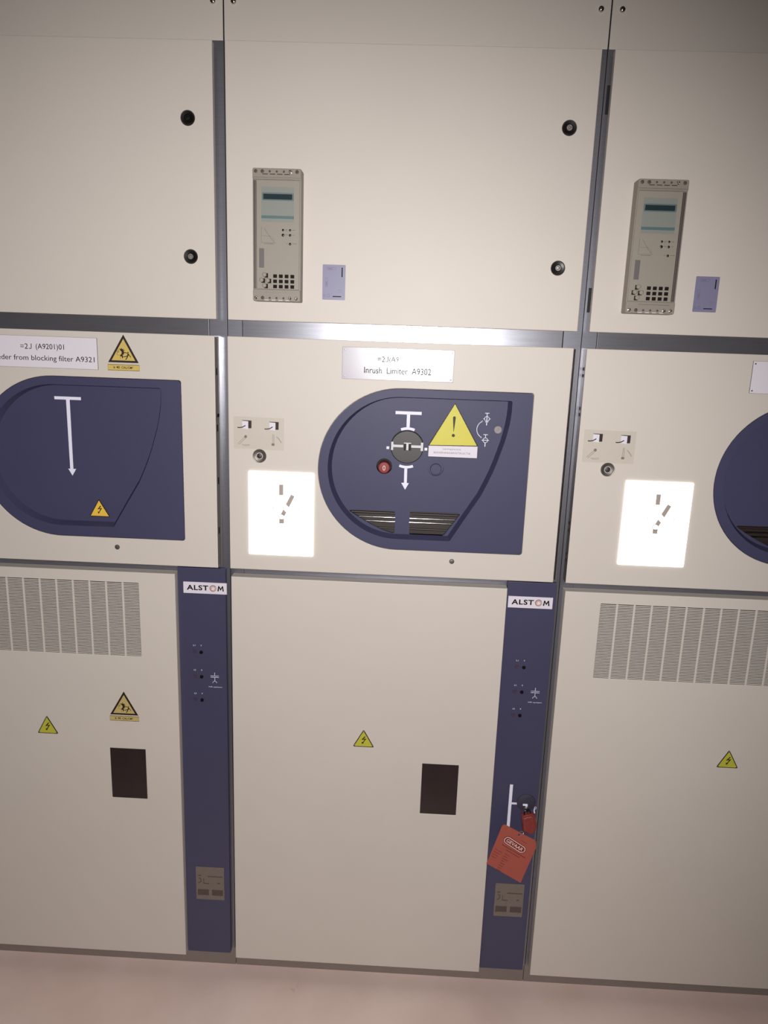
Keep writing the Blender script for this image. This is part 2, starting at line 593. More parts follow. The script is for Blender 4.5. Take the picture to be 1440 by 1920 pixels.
    if not live:
        s.plate(grow([(0.376, 1.596), (0.4385, 1.596), (0.4385, 1.603), (0.376, 1.603)], XS), sy0, sy1)
        s.plate(grow([(0.4035, 1.433), (0.3988, 1.4335), (0.4081, 1.4169), (0.4177, 1.4335), (0.4110, 1.433), (0.4118, 1.596), (0.4033, 1.596)], XS), sy0, sy1)
        obj('mimic_symbol', s, WHITEP, cov)
    else:
        s.plate(grow(rect(0.3712, 0.4312, 1.5912, 1.5983), XS), sy0, sy1)
        s.plate(grow(rect(0.3976, 0.4050, 1.5620, 1.5911), XS), sy0, sy1)
        s.plate(grow(arc(0.4010, 1.5155, 0.0465, 111, 69, 12) + arc(0.4010, 1.5155, 0.0405, 69, 111, 12), XS), sy0, sy1)
        obj('mimic_busbar_symbol', s, WHITEP, cov)
        s = MB()
        s.plate(grow(arc(0.4005, 1.5135, 0.0475, 249, 291, 12) + arc(0.4005, 1.5135, 0.0415, 291, 249, 12), XS), sy0, sy1)
        s.plate(grow([(0.3970, 1.4315), (0.3906, 1.4313), (0.4002, 1.4153), (0.4086, 1.4313), (0.4038, 1.4315), (0.4034, 1.4658), (0.3965, 1.4658)], XS), sy0, sy1)
        obj('mimic_arrow_symbol', s, WHITEP, cov)
        s = MB()
        s.plate(grow(rect(0.3531, 0.3595, 1.5097, 1.5160), XS), sy0, sy1)
        obj('mimic_square', s, WHITEP, cov)
        s = MB()
        s.plate(grow(rect(0.4414, 0.4479, 1.5097, 1.5160), XS), sy0, sy1)
        obj('mimic_square', s, WHITEP, cov)
        s = MB()
        for (cx, cz, vert) in ((0.5811, 1.5880, True), (0.5805, 1.5388, False)):
            cx += XS
            s.stroke(circle(cx, cz, 0.0055, 20), 0.0011, sy0 - 0.0001, sy1, closed=True)
            s.box(cx - 0.005, cx + 0.005, sy0, sy1, cz + 0.0123, cz + 0.0137)
            s.box(cx - 0.0007, cx + 0.0007, sy0, sy1, cz + 0.0062, cz + 0.0123)
            s.box(cx - 0.0009, cx + 0.0009, sy0, sy1, cz - 0.0148, cz - 0.0062)
            s.box(cx - 0.0085, cx - 0.0055, sy0, sy1, cz - 0.0006, cz + 0.0006)
            s.box(cx + 0.0055, cx + 0.0085, sy0, sy1, cz - 0.0006, cz + 0.0006)
            if vert:
                s.box(cx - 0.0009, cx + 0.0009, sy0, sy1, cz - 0.0055, cz + 0.0055)
                s.box(cx - 0.0035, cx + 0.0035, sy0, sy1, cz - 0.0075, cz - 0.0064)
            else:
                s.box(cx - 0.0055, cx + 0.0055, sy0, sy1, cz - 0.0007, cz + 0.0007)
        s.stroke([(x + XS, z) for x, z in arc(0.5800, 1.5636, 0.0205, 116, 244, 18)], 0.0013, sy0, sy1)
        s.plate(grow([(0.5725, 1.5838), (0.5678, 1.5822), (0.5700, 1.5790)], XS), sy0, sy1)
        s.plate(grow([(0.5725, 1.5434), (0.5678, 1.5450), (0.5700, 1.5482)], XS), sy0, sy1)
        obj('switch_symbol', s, WHITEP, cov)
        kb = MB().lathe(XS + 0.6078, 1.5640, [(0, 0.0200), (0.0084, 0.0200), (0.0093, 0.0208), (0.0095, 0.022)], 24)
        obj('turn_stud', kb, mat('dull_stud', (132, 124, 126), 0.55, 0.3, noise=0.3, nscale=220), cov, smooth=True)
        # smoked rotary selector in the middle of the diagram
        kn = MB().lathe(XS + 0.4009, 1.5170, [(0, 0.0135), (0.0365, 0.0138), (0.0384, 0.0155), (0.0388, 0.022)], 48)
        kn = obj('selector_knob', kn, KNOB, t, smooth=True)
        s = MB()
        a0, a1 = 0.0126, 0.0134
        s.plate(grow(rect(0.3640, 0.3690, 1.5092, 1.5283), XS), a0, a1)
        s.plate(grow(rect(0.3690, 0.3920, 1.5162, 1.5218), XS), a0, a1)
        s.plate(grow(rect(0.4103, 0.4325, 1.5162, 1.5218), XS), a0, a1)
        s.plate(grow(rect(0.4325, 0.4380, 1.5095, 1.5287), XS), a0, a1)
        s.plate(grow(rect(0.3990, 0.4040, 1.5100, 1.5249), XS), a0, a1)
        s.plate(grow(rect(0.3935, 0.4100, 1.5250, 1.5272), XS), a0, a1)
        obj('knob_symbol', s, KNOBP, kn)
        s = MB()
        s.plate(grow(rect(0.3935, 0.3985, 1.5092, 1.5245), XS), 0.0128, 0.0134)
        s.plate(grow(rect(0.4048, 0.4103, 1.5092, 1.5245), XS), 0.0128, 0.0134)
        obj('knob_slot', s, DARK, kn)
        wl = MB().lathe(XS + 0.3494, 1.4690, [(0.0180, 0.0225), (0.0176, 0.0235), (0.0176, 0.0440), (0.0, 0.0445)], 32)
        obj('button_well_shade', wl, DARK, cov, smooth=True)  # black lining paints in the shade deep inside the cup
        bt = MB().lathe(XS + 0.3492, 1.4662, [(0, 0.0170), (0.0118, 0.0172), (0.0138, 0.0188), (0.0142, 0.0430)], 32)
        bt = obj('push_button', bt, REDB, t, smooth=True, label='red round push button with a pale 0')
        s = MB().text('0', XS + 0.3460, 1.4595, 0.0064, 0.0120, 0.0169, bold=0.0)
        obj('numeral', s, PINK, bt)
        bt = MB().lathe(XS + 0.4700, 1.4662, [(0, 0.0222), (0.0118, 0.0222), (0.0132, 0.0232), (0.0134, 0.0285)], 32)
        obj('push_button', bt, COVER, t, smooth=True, label='blue round push button sunk in the cover')
        # crank socket beside the cover
        so = MB().lathe(X + 0.0606, 1.4849, [(0, 0.004), (0.0072, 0.004), (0.0080, -0.0015), (0.0118, -0.0022), (0.0128, -0.0035), (0.0145, -0.0040), (0.0158, -0.0015), (0.0160, 0.0)], 32)
        so = obj('crank_socket', so, DULL, md, smooth=True)
        s = MB().lathe(X + 0.0606, 1.4849, [(0, -0.0012), (0.0035, -0.001), (0.0065, 0.0)], 18)
        obj('socket_pin', s, KNOB, md, smooth=True)
    # lower door
    x0, x1 = X - 0.0092, XE + 0.6536
    hl = []
    ncol = 12 if E == 0 else 17
    vx0 = X + 0.0774
    vx1, vz0, vz1 = vx0 + ncol * 0.0409 - 0.0044, 0.9720, 1.1625
    wr = rect(XE + 0.4725, XE + 0.5645, 0.5740, 0.7165)
    if vents:
        hl.append(rect(vx0, vx1, vz0, vz1))
    if wr:
        hl.append(wr)
    lw = obj('lower_door', MB().plate(rect(x0, x1, ZC, ZB), 0, 0.0030, hl), PAINT, t, bevel=0.0013)
    e = MB()
    e.box(x0, x0 + 0.0015, 0.002, PY - 0.002, ZC, ZB)
    e.box(x1 - 0.0015, x1, 0.002, PY - 0.002, ZC, ZB)
    e.box(x0 + 0.0015, x1 - 0.0015, 0.002, PY - 0.002, ZB - 0.0015, ZB)
    e.box(x0 + 0.0015, x1 - 0.0015, 0.002, PY - 0.002, ZC, ZC + 0.0015)
    e.box(x0 + 0.0015, x1 - 0.0015, PY - 0.004, PY - 0.002, ZC + 0.0015, ZB - 0.0015)
    obj('door_shell', e, PAINT, lw)
    if vents:
        g = MB()
        n = 48
        pitch = (vz1 - vz0 - 0.0018) / (n - 1)
        for i in range(n - 1):
            zc = vz0 + 0.0018 + i * pitch
            g.box(vx0, vx1, 0.0001, 0.0012, zc, zc + pitch - 0.0018)
        for i in range(1, ncol):
            xr = vx0 + i * 0.0409 - 0.0044
            g.box(xr, xr + 0.0044, 0.0, 0.0013, vz0, vz1)
        obj('vent_grille', g, PAINT, lw, label='slotted ventilation field')
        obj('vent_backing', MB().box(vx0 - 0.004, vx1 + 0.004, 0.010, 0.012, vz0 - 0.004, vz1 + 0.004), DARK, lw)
    if wr:
        obj('viewing_window', MB().plate(inset(wr, -0.002), 0.0034, 0.006), GLASS, lw, label='dark viewing window')
    # blue side strip
    sp = obj('side_panel', MB().box(XE + 0.6556, XE + 0.7732, 0.015, PY - 0.001, ZC, 1.2030), BLUE, t, bevel=0.001)
    if True:
        for n_, sz in enumerate((0.9840, 0.9182, 0.8546)):
            dx = -0.0002 * n_
            a = MB().lathe(XE + 0.6930 + dx, sz, [(0, 0.0138), (0.0022, 0.0138), (0.0026, 0.0132), (0.0048, 0.0132), (0.0052, 0.015)], 18)
            obj('test_socket', a, SOCKR, sp, smooth=True, label='dull red test socket')
            a = MB().lathe(XE + 0.7100 + dx, sz, [(0, 0.0140), (0.0016, 0.0140), (0.0022, 0.0128), (0.0042, 0.0128), (0.0046, 0.015)], 18)
            obj('test_socket', a, BLACK, sp, smooth=True, label='black test socket')
            tx = MB().text('L%d' % (n_ + 1), XE + 0.6905, sz + 0.0160, 0.0050, 0.0036, 0.0148)
            cx, cz = XE + 0.7100, sz + 0.0178
            tx.box(cx - 0.0003, cx + 0.0003, 0.0146, 0.0149, cz - 0.002, cz + 0.002)
            tx.box(cx - 0.0014, cx + 0.0014, 0.0146, 0.0149, cz + 0.0006, cz + 0.0012)
            tx.box(cx - 0.0009, cx + 0.0009, 0.0146, 0.0149, cz - 0.0008, cz - 0.0003)
            obj('socket_mark', tx, WHITEP, sp)
        s = MB()
        cx = XE + 0.7428
        s.box(cx - 0.0005, cx + 0.0005, 0.0146, 0.0149, 0.9225, 0.9310)
        s.box(cx - 0.0105, cx + 0.0105, 0.0146, 0.0149, 0.9215, 0.9225)
        s.box(cx - 0.0105, cx + 0.0105, 0.0146, 0.0149, 0.9176, 0.9186)
        s.box(cx - 0.0005, cx + 0.0005, 0.0146, 0.0149, 0.9080, 0.9176)
        s.stroke(arc(cx, 0.9025, 0.0052, 0, 180, 14), 0.0009, 0.0146, 0.0149)
        s.text('HR-system', XE + 0.7275, 0.8900, 0.0335, 0.0034, 0.0148)
        obj('capacitive_symbol', s, WHITEP, sp)
    return t


cabinet(-1, 'left cabinet with blank blue cover, arrow diagram and slotted vents over its lower door', False, True)
cabinet(0, 'middle cabinet with rotary selector, red 0 button and plain lower door without vents', True, False)
cabinet(1, 'right cabinet cut off by the photo edge, vents on its lower door', True, True, 0.2, 0.1075)
# cut-outs in the post of the right cabinet
for hz0, hz1 in ((2.2334, 2.2893), (1.8310, 1.8833)):
    h = MB().box(0.8 - 0.0125, 0.8 - 0.0040, PY - 0.0006, PY + 0.001, hz0, hz1)
    cab3 = [o for o in COL.objects if o.name.startswith('switchgear_cabinet')][-1]
    obj('hinge_slot', h, DARK, cab3)

# the earthing switch on the middle cabinet's blue strip
cab2 = [o for o in COL.objects if o.name.startswith('switchgear_cabinet')][1]
s = MB()
s.box(0.6992, 0.7070, 0.0145, 0.0149, 0.5330, 0.6615)
s.box(0.7070, 0.7268, 0.0145, 0.0149, 0.6049, 0.6103)
s.box(0.7351, 0.7473, 0.0095, 0.0100, 0.6057, 0.6112)
s.box(0.7415, 0.7473, 0.0095, 0.0100, 0.5985, 0.6056)
s.stroke([(0.7665, 0.5955), (0.7665, 0.6005), (0.7705, 0.6005), (0.7705, 0.5950), (0.7665, 0.5950)], 0.0014, 0.0145, 0.0149)
s.stroke([(0.7665, 0.5950), (0.7662, 0.5890), (0.7680, 0.5820)], 0.0026, 0.0145, 0.0149)
obj('earthing_symbol', s, WHITEP, cab2)
s = MB().lathe(0.7440, 0.6120, [(0, 0.0105), (0.0180, 0.0108), (0.0235, 0.0125), (0.0245, 0.015)], 32)
obj('earthing_switch', s, mat('grimy_black', (56, 52, 66), 0.6, noise=0.35, nscale=60), cab2, smooth=True, label='round grimy black operating boss')

# ------------------------------------------------------------------ protection relays
def relay(X, label, org_z, mirrored):
    """6U draw-out relay, 104 mm wide, standing 38 mm proud of the door"""
    t = thing('protection_relay', label, 'relay', (X + 0.105, 0.0, 1.83), 'protection relays on the upper doors')
    F = -0.036
    h = MB()
    h.plate(rect(X + 0.0545, X + 0.1575, 1.8290, 2.0965, 0.003, 3), F + 0.004, -0.0002)
    h.plate(rect(X + 0.0549, X + 0.1571, 2.0740, 2.0961, 0.003, 3), F, F + 0.0040)
    h.plate(rect(X + 0.0549, X + 0.1571, 1.8294, 1.8535, 0.003, 3), F, F + 0.0040)
    obj('housing', h, RELAY, t, bevel=0.0012)
    # side hinge bar, then the film-covered front
    hx = (X + 0.0560, X + 0.0622) if not mirrored else (X + 0.1485, X + 0.1545)
    b = MB()
    b.box(hx[0], hx[0] + 0.0020, F + 0.0010, F + 0.0039, 1.8550, 2.0725)
    b.box(hx[1] - 0.0018, hx[1], F + 0.0012, F + 0.0039, 1.8550, 2.0725)
    obj('hinge_bar', b, DULL, t)
    dk = MB().box(hx[0] + 0.0021, hx[1] - 0.0019, F + 0.0030, F + 0.0039, 1.8550, 2.0725)
    obj('hinge_gap', dk, TYPED, t)
    fx = (X + 0.0632, X + 0.1540) if not mirrored else (X + 0.0565, X + 0.1475)
    sx = 0.0 if not mirrored else -0.0045
    fr = obj('front_plate', MB().plate(rect(fx[0], fx[1], 1.8545, 2.0728, 0.001, 2), F + 0.0008, F + 0.0039), RFACE, t, bevel=0.0004)
    ty = F + 0.0006
    a = sx + X
    obj('display_film', MB().plate(rect(a + 0.0733, a + 0.1426, 1.9905, 2.0600, 0.0008, 2), ty - 0.0001, ty + 0.0001), RTEAL, fr)
    obj('teal_band', MB().plate(rect(a + 0.0733, a + 0.1426, 1.9974, 2.0032), ty - 0.0003, ty), RTEAL2, fr)
    dp = obj('display', MB().plate(rect(a + 0.0774, a + 0.1390, 2.0352, 2.0461, 0.0006, 2), ty - 0.0008, ty), LCD, t)
    obj('display_bezel', MB().plate(rect(a + 0.0750, a + 0.1418, 2.0332, 2.0484, 0.002, 3), ty - 0.0010, ty, [rect(a + 0.0766, a + 0.1400, 2.0345, 2.0470, 0.0012, 3)]), RTEAL2, dp)
    # printed trip curve
    s = MB()
    s.stroke([(a + 0.0733, 1.9801), (a + 0.0731, 1.9488), (a + 0.1033, 1.9487)], 0.0005, ty - 0.0002, ty)
    s.stroke([(a + 0.0796, 1.9775), (a + 0.0850, 1.9700), (a + 0.0925, 1.9590), (a + 0.0998, 1.9510)], 0.0005, ty - 0.0002, ty)
    s.stroke([(a + 0.0755, 1.9625), (a + 0.0930, 1.9620), (a + 0.0990, 1.9575), (a + 0.1010, 1.9510)], 0.0003, ty - 0.0002, ty)
    for zz, x0, x1 in ((1.9462, 0.0785, 0.0985), (1.9757, 0.1240, 0.1290), (1.9735, 0.1240, 0.1285), (1.9653, 0.1240, 0.1300), (1.9750, 0.1392, 0.1450), (1.9650, 0.1392, 0.1440), (1.9476, 0.1392, 0.1490), (1.9476, 0.1255, 0.1300)):
        s.box(a + x0, a + x1, ty - 0.0002, ty, zz, zz + 0.0006)
    obj('printed_curve', s, TYPED, fr)
    for (lx, lz, r) in ((0.1194, 1.9750, 0.0024), (0.1345, 1.9750, 0.0023), (0.1194, 1.9648, 0.0030), (0.1345, 1.9648, 0.0026), (0.1346, 1.9472, 0.0026)):
        q = MB().lathe(a + lx, lz, [(0, ty - 0.0008), (r * 0.6, ty - 0.0007), (r, ty)], 16)
        obj('indicator_lamp', q, BLACK, t, smooth=True)
    obj('side_tab', MB().plate([(a + 0.0684, 1.9369), (a + 0.0684, 1.8985), (a + 0.0692, 1.8977), (a + 0.0790, 1.8977), (a + 0.0791, 1.9355), (a + 0.0780, 1.9369)], ty - 0.0010, ty), SLOTP, t, bevel=0.0003)
    # four round arrow keys in a cross, each above its dark well
    for (kx, kz) in ((0.0802, 1.8832), (0.0738, 1.8724), (0.0872, 1.8718), (0.0800, 1.8614)):
        wx = 0.0032 if not mirrored else -0.0022
        obj('key_well', MB().plate(rect(a + kx + wx - 0.0040, a + kx + wx + 0.0040, kz - 0.0058, kz + 0.0034), ty - 0.0003, ty), BLACKP, t)
        q = MB().lathe(a + kx, kz, [(0, ty - 0.0062), (0.0032, ty - 0.0060), (0.0047, ty - 0.0048), (0.0048, ty)], 20)
        obj('arrow_key', q, RFACE, t, smooth=True)
    for r_ in range(3):
        for c_ in range(4):
            kx = a + 0.1028 + c_ * 0.01240
            kz = 1.8811 - r_ * 0.01065
            kk = obj('keypad_key', MB().box(kx - 0.0041, kx + 0.0041, ty - 0.0016, ty, kz - 0.0036, kz + 0.0036), BLACKP, t, bevel=0.0005)
    # seven terminals along the top and bottom rims
    for zz in (2.0898, 1.8358):
        for i, tx_ in enumerate((0.0617, 0.0757, 0.0912, 0.1060, 0.1210, 0.1348, 0.1486)):
            big = i in (0, 1, 5, 6)
            r = 0.0034 if big else 0.0020
            q = MB().lathe(X + tx_, zz, [(0, F - 0.0002), (r * 0.45, F - 0.0004), (r * 0.6, F - 0.0012), (r, F - 0.0008), (r * 1.1, F)], 14)
            obj('terminal_screw', q, CHROME if (i == 5 or (i in (0, 6) and zz < 2)) else TYPED, t, smooth=True)
    g = MB()
    for i in range(4):
        x0 = X + 0.0760 + i * 0.0153
        g.box(x0, x0 + 0.0115, F - 0.0005, F, 2.0838, 2.0850)
    obj('terminal_marks', g, BLACKP, t)
    g = MB()
    for i in range(4):
        x0 = X + 0.0800 + i * 0.0150
        g.box(x0, x0 + 0.0090, F - 0.0005, F, 1.8305, 1.8318)
    obj('terminal_marks', g, WSTICK, t)
    obj('front_seam', MB().box(X + 0.0556, X + 0.1560, F - 0.0002, F + 0.001, 2.0776, 2.0783).box(X + 0.0800, X + 0.1450, F - 0.0002, F + 0.001, 1.8470, 1.8478), DULL, t)
    return t


relay(0.0, 'grey protection relay on the middle upper door, hinge bar at its left', 0, False)
relay(0.8, 'grey protection relay on the right upper door, hinge bar at its right', 0, True)

# ------------------------------------------------------------------ lavender cards beside the relays
def card(X, label):
    t = thing('rating_card', label, 'label', (X + 0.226, 0.0, 1.838), 'lavender cards beside the relays')
    obj('card', MB().plate(rect(X + 0.2008, X + 0.2510, 1.8380, 1.9120, 0.0016, 3), -0.0010, -0.0002), CARD, t)
    s = MB()
    y0, y1 = -0.0013, -0.0010
    for (x0, x1, z0, z1) in ((0.2094, 0.2298, 1.9010, 1.9066), (0.2069, 0.2127, 1.8644, 1.8843)):
        s.plate(rect(X + x0, X + x1, z0, z1, 0.0008, 2), y0, y1, [rect(X + x0 + 0.0007, X + x1 - 0.0007, z0 + 0.0007, z1 - 0.0007)])
        if x1 - x0 > 0.01:
            s.box(X + x0 + 0.0035, X + x0 + 0.0130, y0, y1, z0 + 0.0016, z1 - 0.0016)
        else:
            s.box(X + x0 + 0.0017, X + x1 - 0.0017, y0, y1, z0 + 0.0030, z0 + 0.0120)
    s.plate(circle(X + 0.2052, 1.8466, 0.0026, 16), y0, y1, [circle(X + 0.2050, 1.8467, 0.0016, 12)])
    s.plate(rect(X + 0.2115, X + 0.2170, 1.8440, 1.8500), y0, y1, [rect(X + 0.2122, X + 0.2163, 1.8447, 1.8493)])
    s.box(X + 0.2345, X + 0.2440, y0, y1, 1.8590, 1.8597)
    s.box(X + 0.2345, X + 0.2430, y0, y1, 1.8545, 1.8552)
    obj('printed_diagram', s, mat('violet_grey_print', (112, 104, 132), 0.5), t)
    s = MB()
    s.box(X + 0.2424, X + 0.2448, y0, y1, 1.8865, 1.9062)
    s.box(X + 0.2235, X + 0.2425, y0, y1, 1.8443, 1.8462)
    obj('printed_bar', s, BLACKP, t)


card(0.0, 'small lavender card beside the relay on the middle upper door')
card(0.8065, 'small lavender card beside the relay on the right upper door')

# ------------------------------------------------------------------ engraved name plates
def name_plate(x0, x1, label, lines, m, rivets):
    z0, z1 = 1.6680, 1.7385
    t = thing('name_plate', label, 'sign', ((x0 + x1) / 2, 0, z0), 'engraved name plates over the blue covers')
    obj('plate', MB().box(x0, x1, -0.0020, -0.0002, z0, z1), m, t, bevel=0.0004)
    obj('plate_rim', MB().plate(rect(x0, x1, z0, z1), -0.0021, -0.0004, [rect(x0 + 0.0006, x1 - 0.0006, z0 + 0.0006, z1 - 0.0006)]), GREYP, t)
    if lines:
        s = MB()
        for (tx, x, z, wd, ht) in lines:
            if wd > 0.1:
                obj('lettering', s, BLACKP, t)
                s = MB()
            if tx == 'J':
                s.stroke([(x + wd - 0.0007, z + ht), (x + wd - 0.0007, z + ht * 0.22), (x + wd * 0.62, z + 0.0008), (x + wd * 0.25, z + 0.0008), (x + 0.0004, z + ht * 0.2)], 0.0015, -0.0022, -0.0020)
            else:
                s.text(tx, x, z, wd, ht, -0.0020)
        obj('lettering', s, BLACKP, t)
    if rivets:
        for rx, rz in ((x0 + 0.0055, z0 + 0.006), (x0 + 0.0055, z1 - 0.006), (x1 - 0.0055, z0 + 0.006), (x1 - 0.0055, z1 - 0.006)):
            obj('rivet', MB().lathe(rx, rz, [(0, -0.0027), (0.0014, -0.0025), (0.0020, -0.0018)], 12), DULL if rivets > 1 else m, t, smooth=True)


name_plate(-0.5570, -0.3070, 'white plate on the left cabinet reading feeder from blocking filter A9321',
           [('=2', -0.4835, 1.7093, 0.0175, 0.0118), ('J', -0.4637, 1.7093, 0.0062, 0.0118), ('(A9201)01', -0.4480, 1.7062, 0.0650, 0.0155), ('Feeder from blocking filter A9321', -0.5540, 1.6805, 0.2395, 0.0155)], WPLATE, 0)
name_plate(0.2480, 0.4978, 'silver plate with glare on the middle cabinet reading Inrush Limiter A9302',
           [('=2', 0.3275, 1.7080, 0.0160, 0.0120), ('J', 0.3450, 1.7080, 0.0060, 0.0120), ('(A9', 0.3535, 1.7050, 0.0210, 0.0150), ('Inrush  Limiter  A9302', 0.2978, 1.6822, 0.1500, 0.0140)], PLATE, 1)
name_plate(1.1528, 1.4026, 'blank end of a plate on the right cabinet, cut by the photo edge', [], WPLATE, 2)

# ------------------------------------------------------------------ maker badges on the blue strips
def badge(X, label):
    t = thing('maker_badge', label, 'badge', (X, 0.014, 1.138), 'white maker badges at the top of the blue strips')
    x0, x1, z0, z1 = X - 0.0533, X + 0.0533, 1.1385, 1.1672
    obj('badge_plate', MB().plate(rect(x0, x1, z0, z1), 0.0134, 0.0149), WSTICK, t)
    s = MB()
    s.text('ALST', X - 0.0450, 1.1466, 0.0530, 0.0132, 0.0133, bold=0.028, space=1.12)
    obj('lettering', s, BLACKP, t)
    s = MB()
    mx, mz = X + 0.0305, 1.1462
    s.plate([(mx, mz), (mx + 0.0030, mz), (mx + 0.0040, mz + 0.0085), (mx + 0.0078, mz + 0.0015), (mx + 0.0116, mz + 0.0085), (mx + 0.0126, mz), (mx + 0.0156, mz), (mx + 0.0138, mz + 0.0132), (mx + 0.0112, mz + 0.0132), (mx + 0.0078, mz + 0.0066), (mx + 0.0044, mz + 0.0132), (mx + 0.0018, mz + 0.0132)], 0.0129, 0.0133)
    obj('lettering', s, BLACKP, t)
    s = MB()
    cx, cz = X + 0.0195, 1.1528
    s.stroke([(cx + (0.0078 - 0.0040 * i / 40) * math.cos(0.6 + i * 0.235), cz + (0.0078 - 0.0040 * i / 40) * math.sin(0.6 + i * 0.235)) for i in range(41)], 0.0013, 0.0129, 0.0133)
    s.stroke(circle(cx, cz, 0.0078, 28), 0.0012, 0.0129, 0.0133, closed=True)
    obj('ring_emblem', s, LOGOC, t)


badge(-0.0768, 'white maker badge on the blue strip of the left cabinet')
badge(0.7127, 'white maker badge on the blue strip of the middle cabinet')

# ------------------------------------------------------------------ warning signs
def tri(x0, x1, z0, xa, za, r=0.0):
    p = [(x0, z0), (x1, z0), (xa, za)]
    if r <= 0:
        return p
    out = []
    for i in range(3):
        a, b, c = Vector(p[i - 1]), Vector(p[i]), Vector(p[(i + 1) % 3])
        for s_ in range(5):
            tt = s_ / 4
            p0 = b + (a - b).normalized() * r * 1.6
            p1 = b + (c - b).normalized() * r * 1.6
            q = p0 * (1 - tt) ** 2 + b * 2 * tt * (1 - tt) + p1 * tt ** 2
            out.append((q.x, q.y))
    return out


def bolt(cx, cz, s):
    P = [(0.10, 0.50), (-0.28, 0.02), (0.10, 0.10), (-0.10, -0.28), (-0.24, -0.24), (-0.20, -0.52), (0.02, -0.36), (-0.04, -0.34), (0.32, 0.22), (-0.02, 0.16), (0.22, 0.46)]
    return [(cx + x * s, cz + z * s) for x, z in P]


def hv_sign(X0, X1, z0, za, y, m, label, rivets):
    t = thing('high_voltage_sign', label, 'sign', ((X0 + X1) / 2, y, z0), 'small yellow lightning triangles')
    xa = (X0 + X1) / 2 - 0.0005
    o = tri(X0, X1, z0, xa, za, 0.0028)
    obj('border', MB().plate(o, y - 0.0010, y - 0.0002), BROWNP, t)
    obj('panel', MB().plate(inset(o, 0.0019), y - 0.0013, y - 0.0009), m, t)
    obj('lightning_bolt', MB().plate(bolt(xa + 0.0008, z0 + (za - z0) * 0.40, (za - z0) * 0.44), y - 0.0016, y - 0.0012), BROWNP, t)
    if rivets:
        for rx, rz in ((X0 + 0.0050, z0 + 0.0034), (X1 - 0.0050, z0 + 0.0034), (xa, za - 0.0050)):
            obj('rivet', MB().lathe(rx, rz, [(0, y - 0.0028), (0.0010, y - 0.0026), (0.0017, y - 0.0012)], 12), CHROME, t, smooth=True)


hv_sign(-0.5120, -0.4580, 0.7490, 0.7990, 0, OLIVE, 'riveted lightning triangle on the left lower door', True)
hv_sign(0.2950, 0.3490, 0.7555, 0.8035, 0, OLIVE, 'riveted lightning triangle on the plain middle lower door', True)
hv_sign(1.2020, 1.2560, 0.7485, 0.7975, 0, OLIVE, 'riveted lightning triangle on the right lower door', True)
hv_sign(-0.3560, -0.3055, 1.3190, 1.3630, 0.022, AMBER, 'amber lightning sticker at the foot of the blank blue cover', False)


def arc_flash(x0, x1, z0, xa, za, px0, px1, pz0, pz1, m, label):
    t = thing('arc_flash_sign', label, 'sign', ((x0 + x1) / 2, 0, pz0), 'arc flash warning stickers on the left cabinet')
    o = tri(x0, x1, z0, xa, za)
    obj('border', MB().plate(o, -0.0006, -0.0002), BROWNP, t)
    obj('panel', MB().plate(inset(o, 0.0046), -0.0008, -0.0005), m, t)
    s = MB()
    w_, h_ = x1 - x0, za - z0

    def Q(a, b):
        return (x0 + (a - 205) / 915 * w_, z0 + (955 - b) / 835 * h_)
    y0, y1 = -0.0010, -0.0007
    # burst
    star = [(560, 525), (600, 560), (618, 505), (640, 555), (690, 540), (668, 590), (725, 570), (680, 625), (740, 660), (680, 670), (700, 700), (650, 720), (665, 790), (640, 835), (620, 770), (585, 770), (575, 735), (620, 690), (625, 630), (575, 580)]
    s.plate([Q(a, b) for a, b in star], y0, y1)
    s.plate(circle(*Q(815, 645), 0.0013, 12), y0, y1)
    for st, wd in (([(815, 670), (808, 750)], 0.0026), ([(825, 700), (860, 745), (893, 790)], 0.0016), ([(700, 650), (760, 655), (808, 685)], 0.0015), ([(805, 745), (775, 810), (735, 865)], 0.0020), ([(800, 745), (745, 770), (675, 780)], 0.0017), ([(580, 850), (580, 745), (540, 735), (485, 735), (485, 560), (545, 560), (545, 640)], 0.0005), ([(515, 600), (520, 660)], 0.0012)):
        s.stroke([Q(a, b) for a, b in st], wd, y0, y1)
    obj('pictogram', s, BROWNP, t)
    obj('caption_plate', MB().plate(rect(px0, px1, pz0, pz1), -0.0006, -0.0002), m, t)
    s = MB()
    s.stroke(rect(px0 + 0.0006, px1 - 0.0006, pz0 + 0.0006, pz1 - 0.0006), 0.0009, -0.0008, -0.0005, closed=True)
    pw, ph = px1 - px0, pz1 - pz0
    s.text('\u2265 40', px0 + 0.18 * pw, pz0 + 0.32 * ph, 0.20 * pw, 0.42 * ph, -0.0006, bold=0.02)
    s.text('CAL/CM\u00b2', px0 + 0.43 * pw, pz0 + 0.32 * ph, 0.36 * pw, 0.38 * ph, -0.0006, bold=0.015)
    obj('caption', s, BROWNP, t)


arc_flash(-0.2840, -0.2140, 1.6860, -0.2470, 1.7480, -0.2857, -0.2120, 1.6680, 1.6818, GOLD, 'arc flash triangle sticker at the top of the left middle door')
arc_flash(-0.3214, -0.2500, 0.8110, -0.2845, 0.8750, -0.3232, -0.2482, 0.7942, 0.8080, mat('faded_gold_dim', (190, 170, 108), 0.5, noise=0.06, nscale=120), 'arc flash triangle sticker above the left dark viewing window')

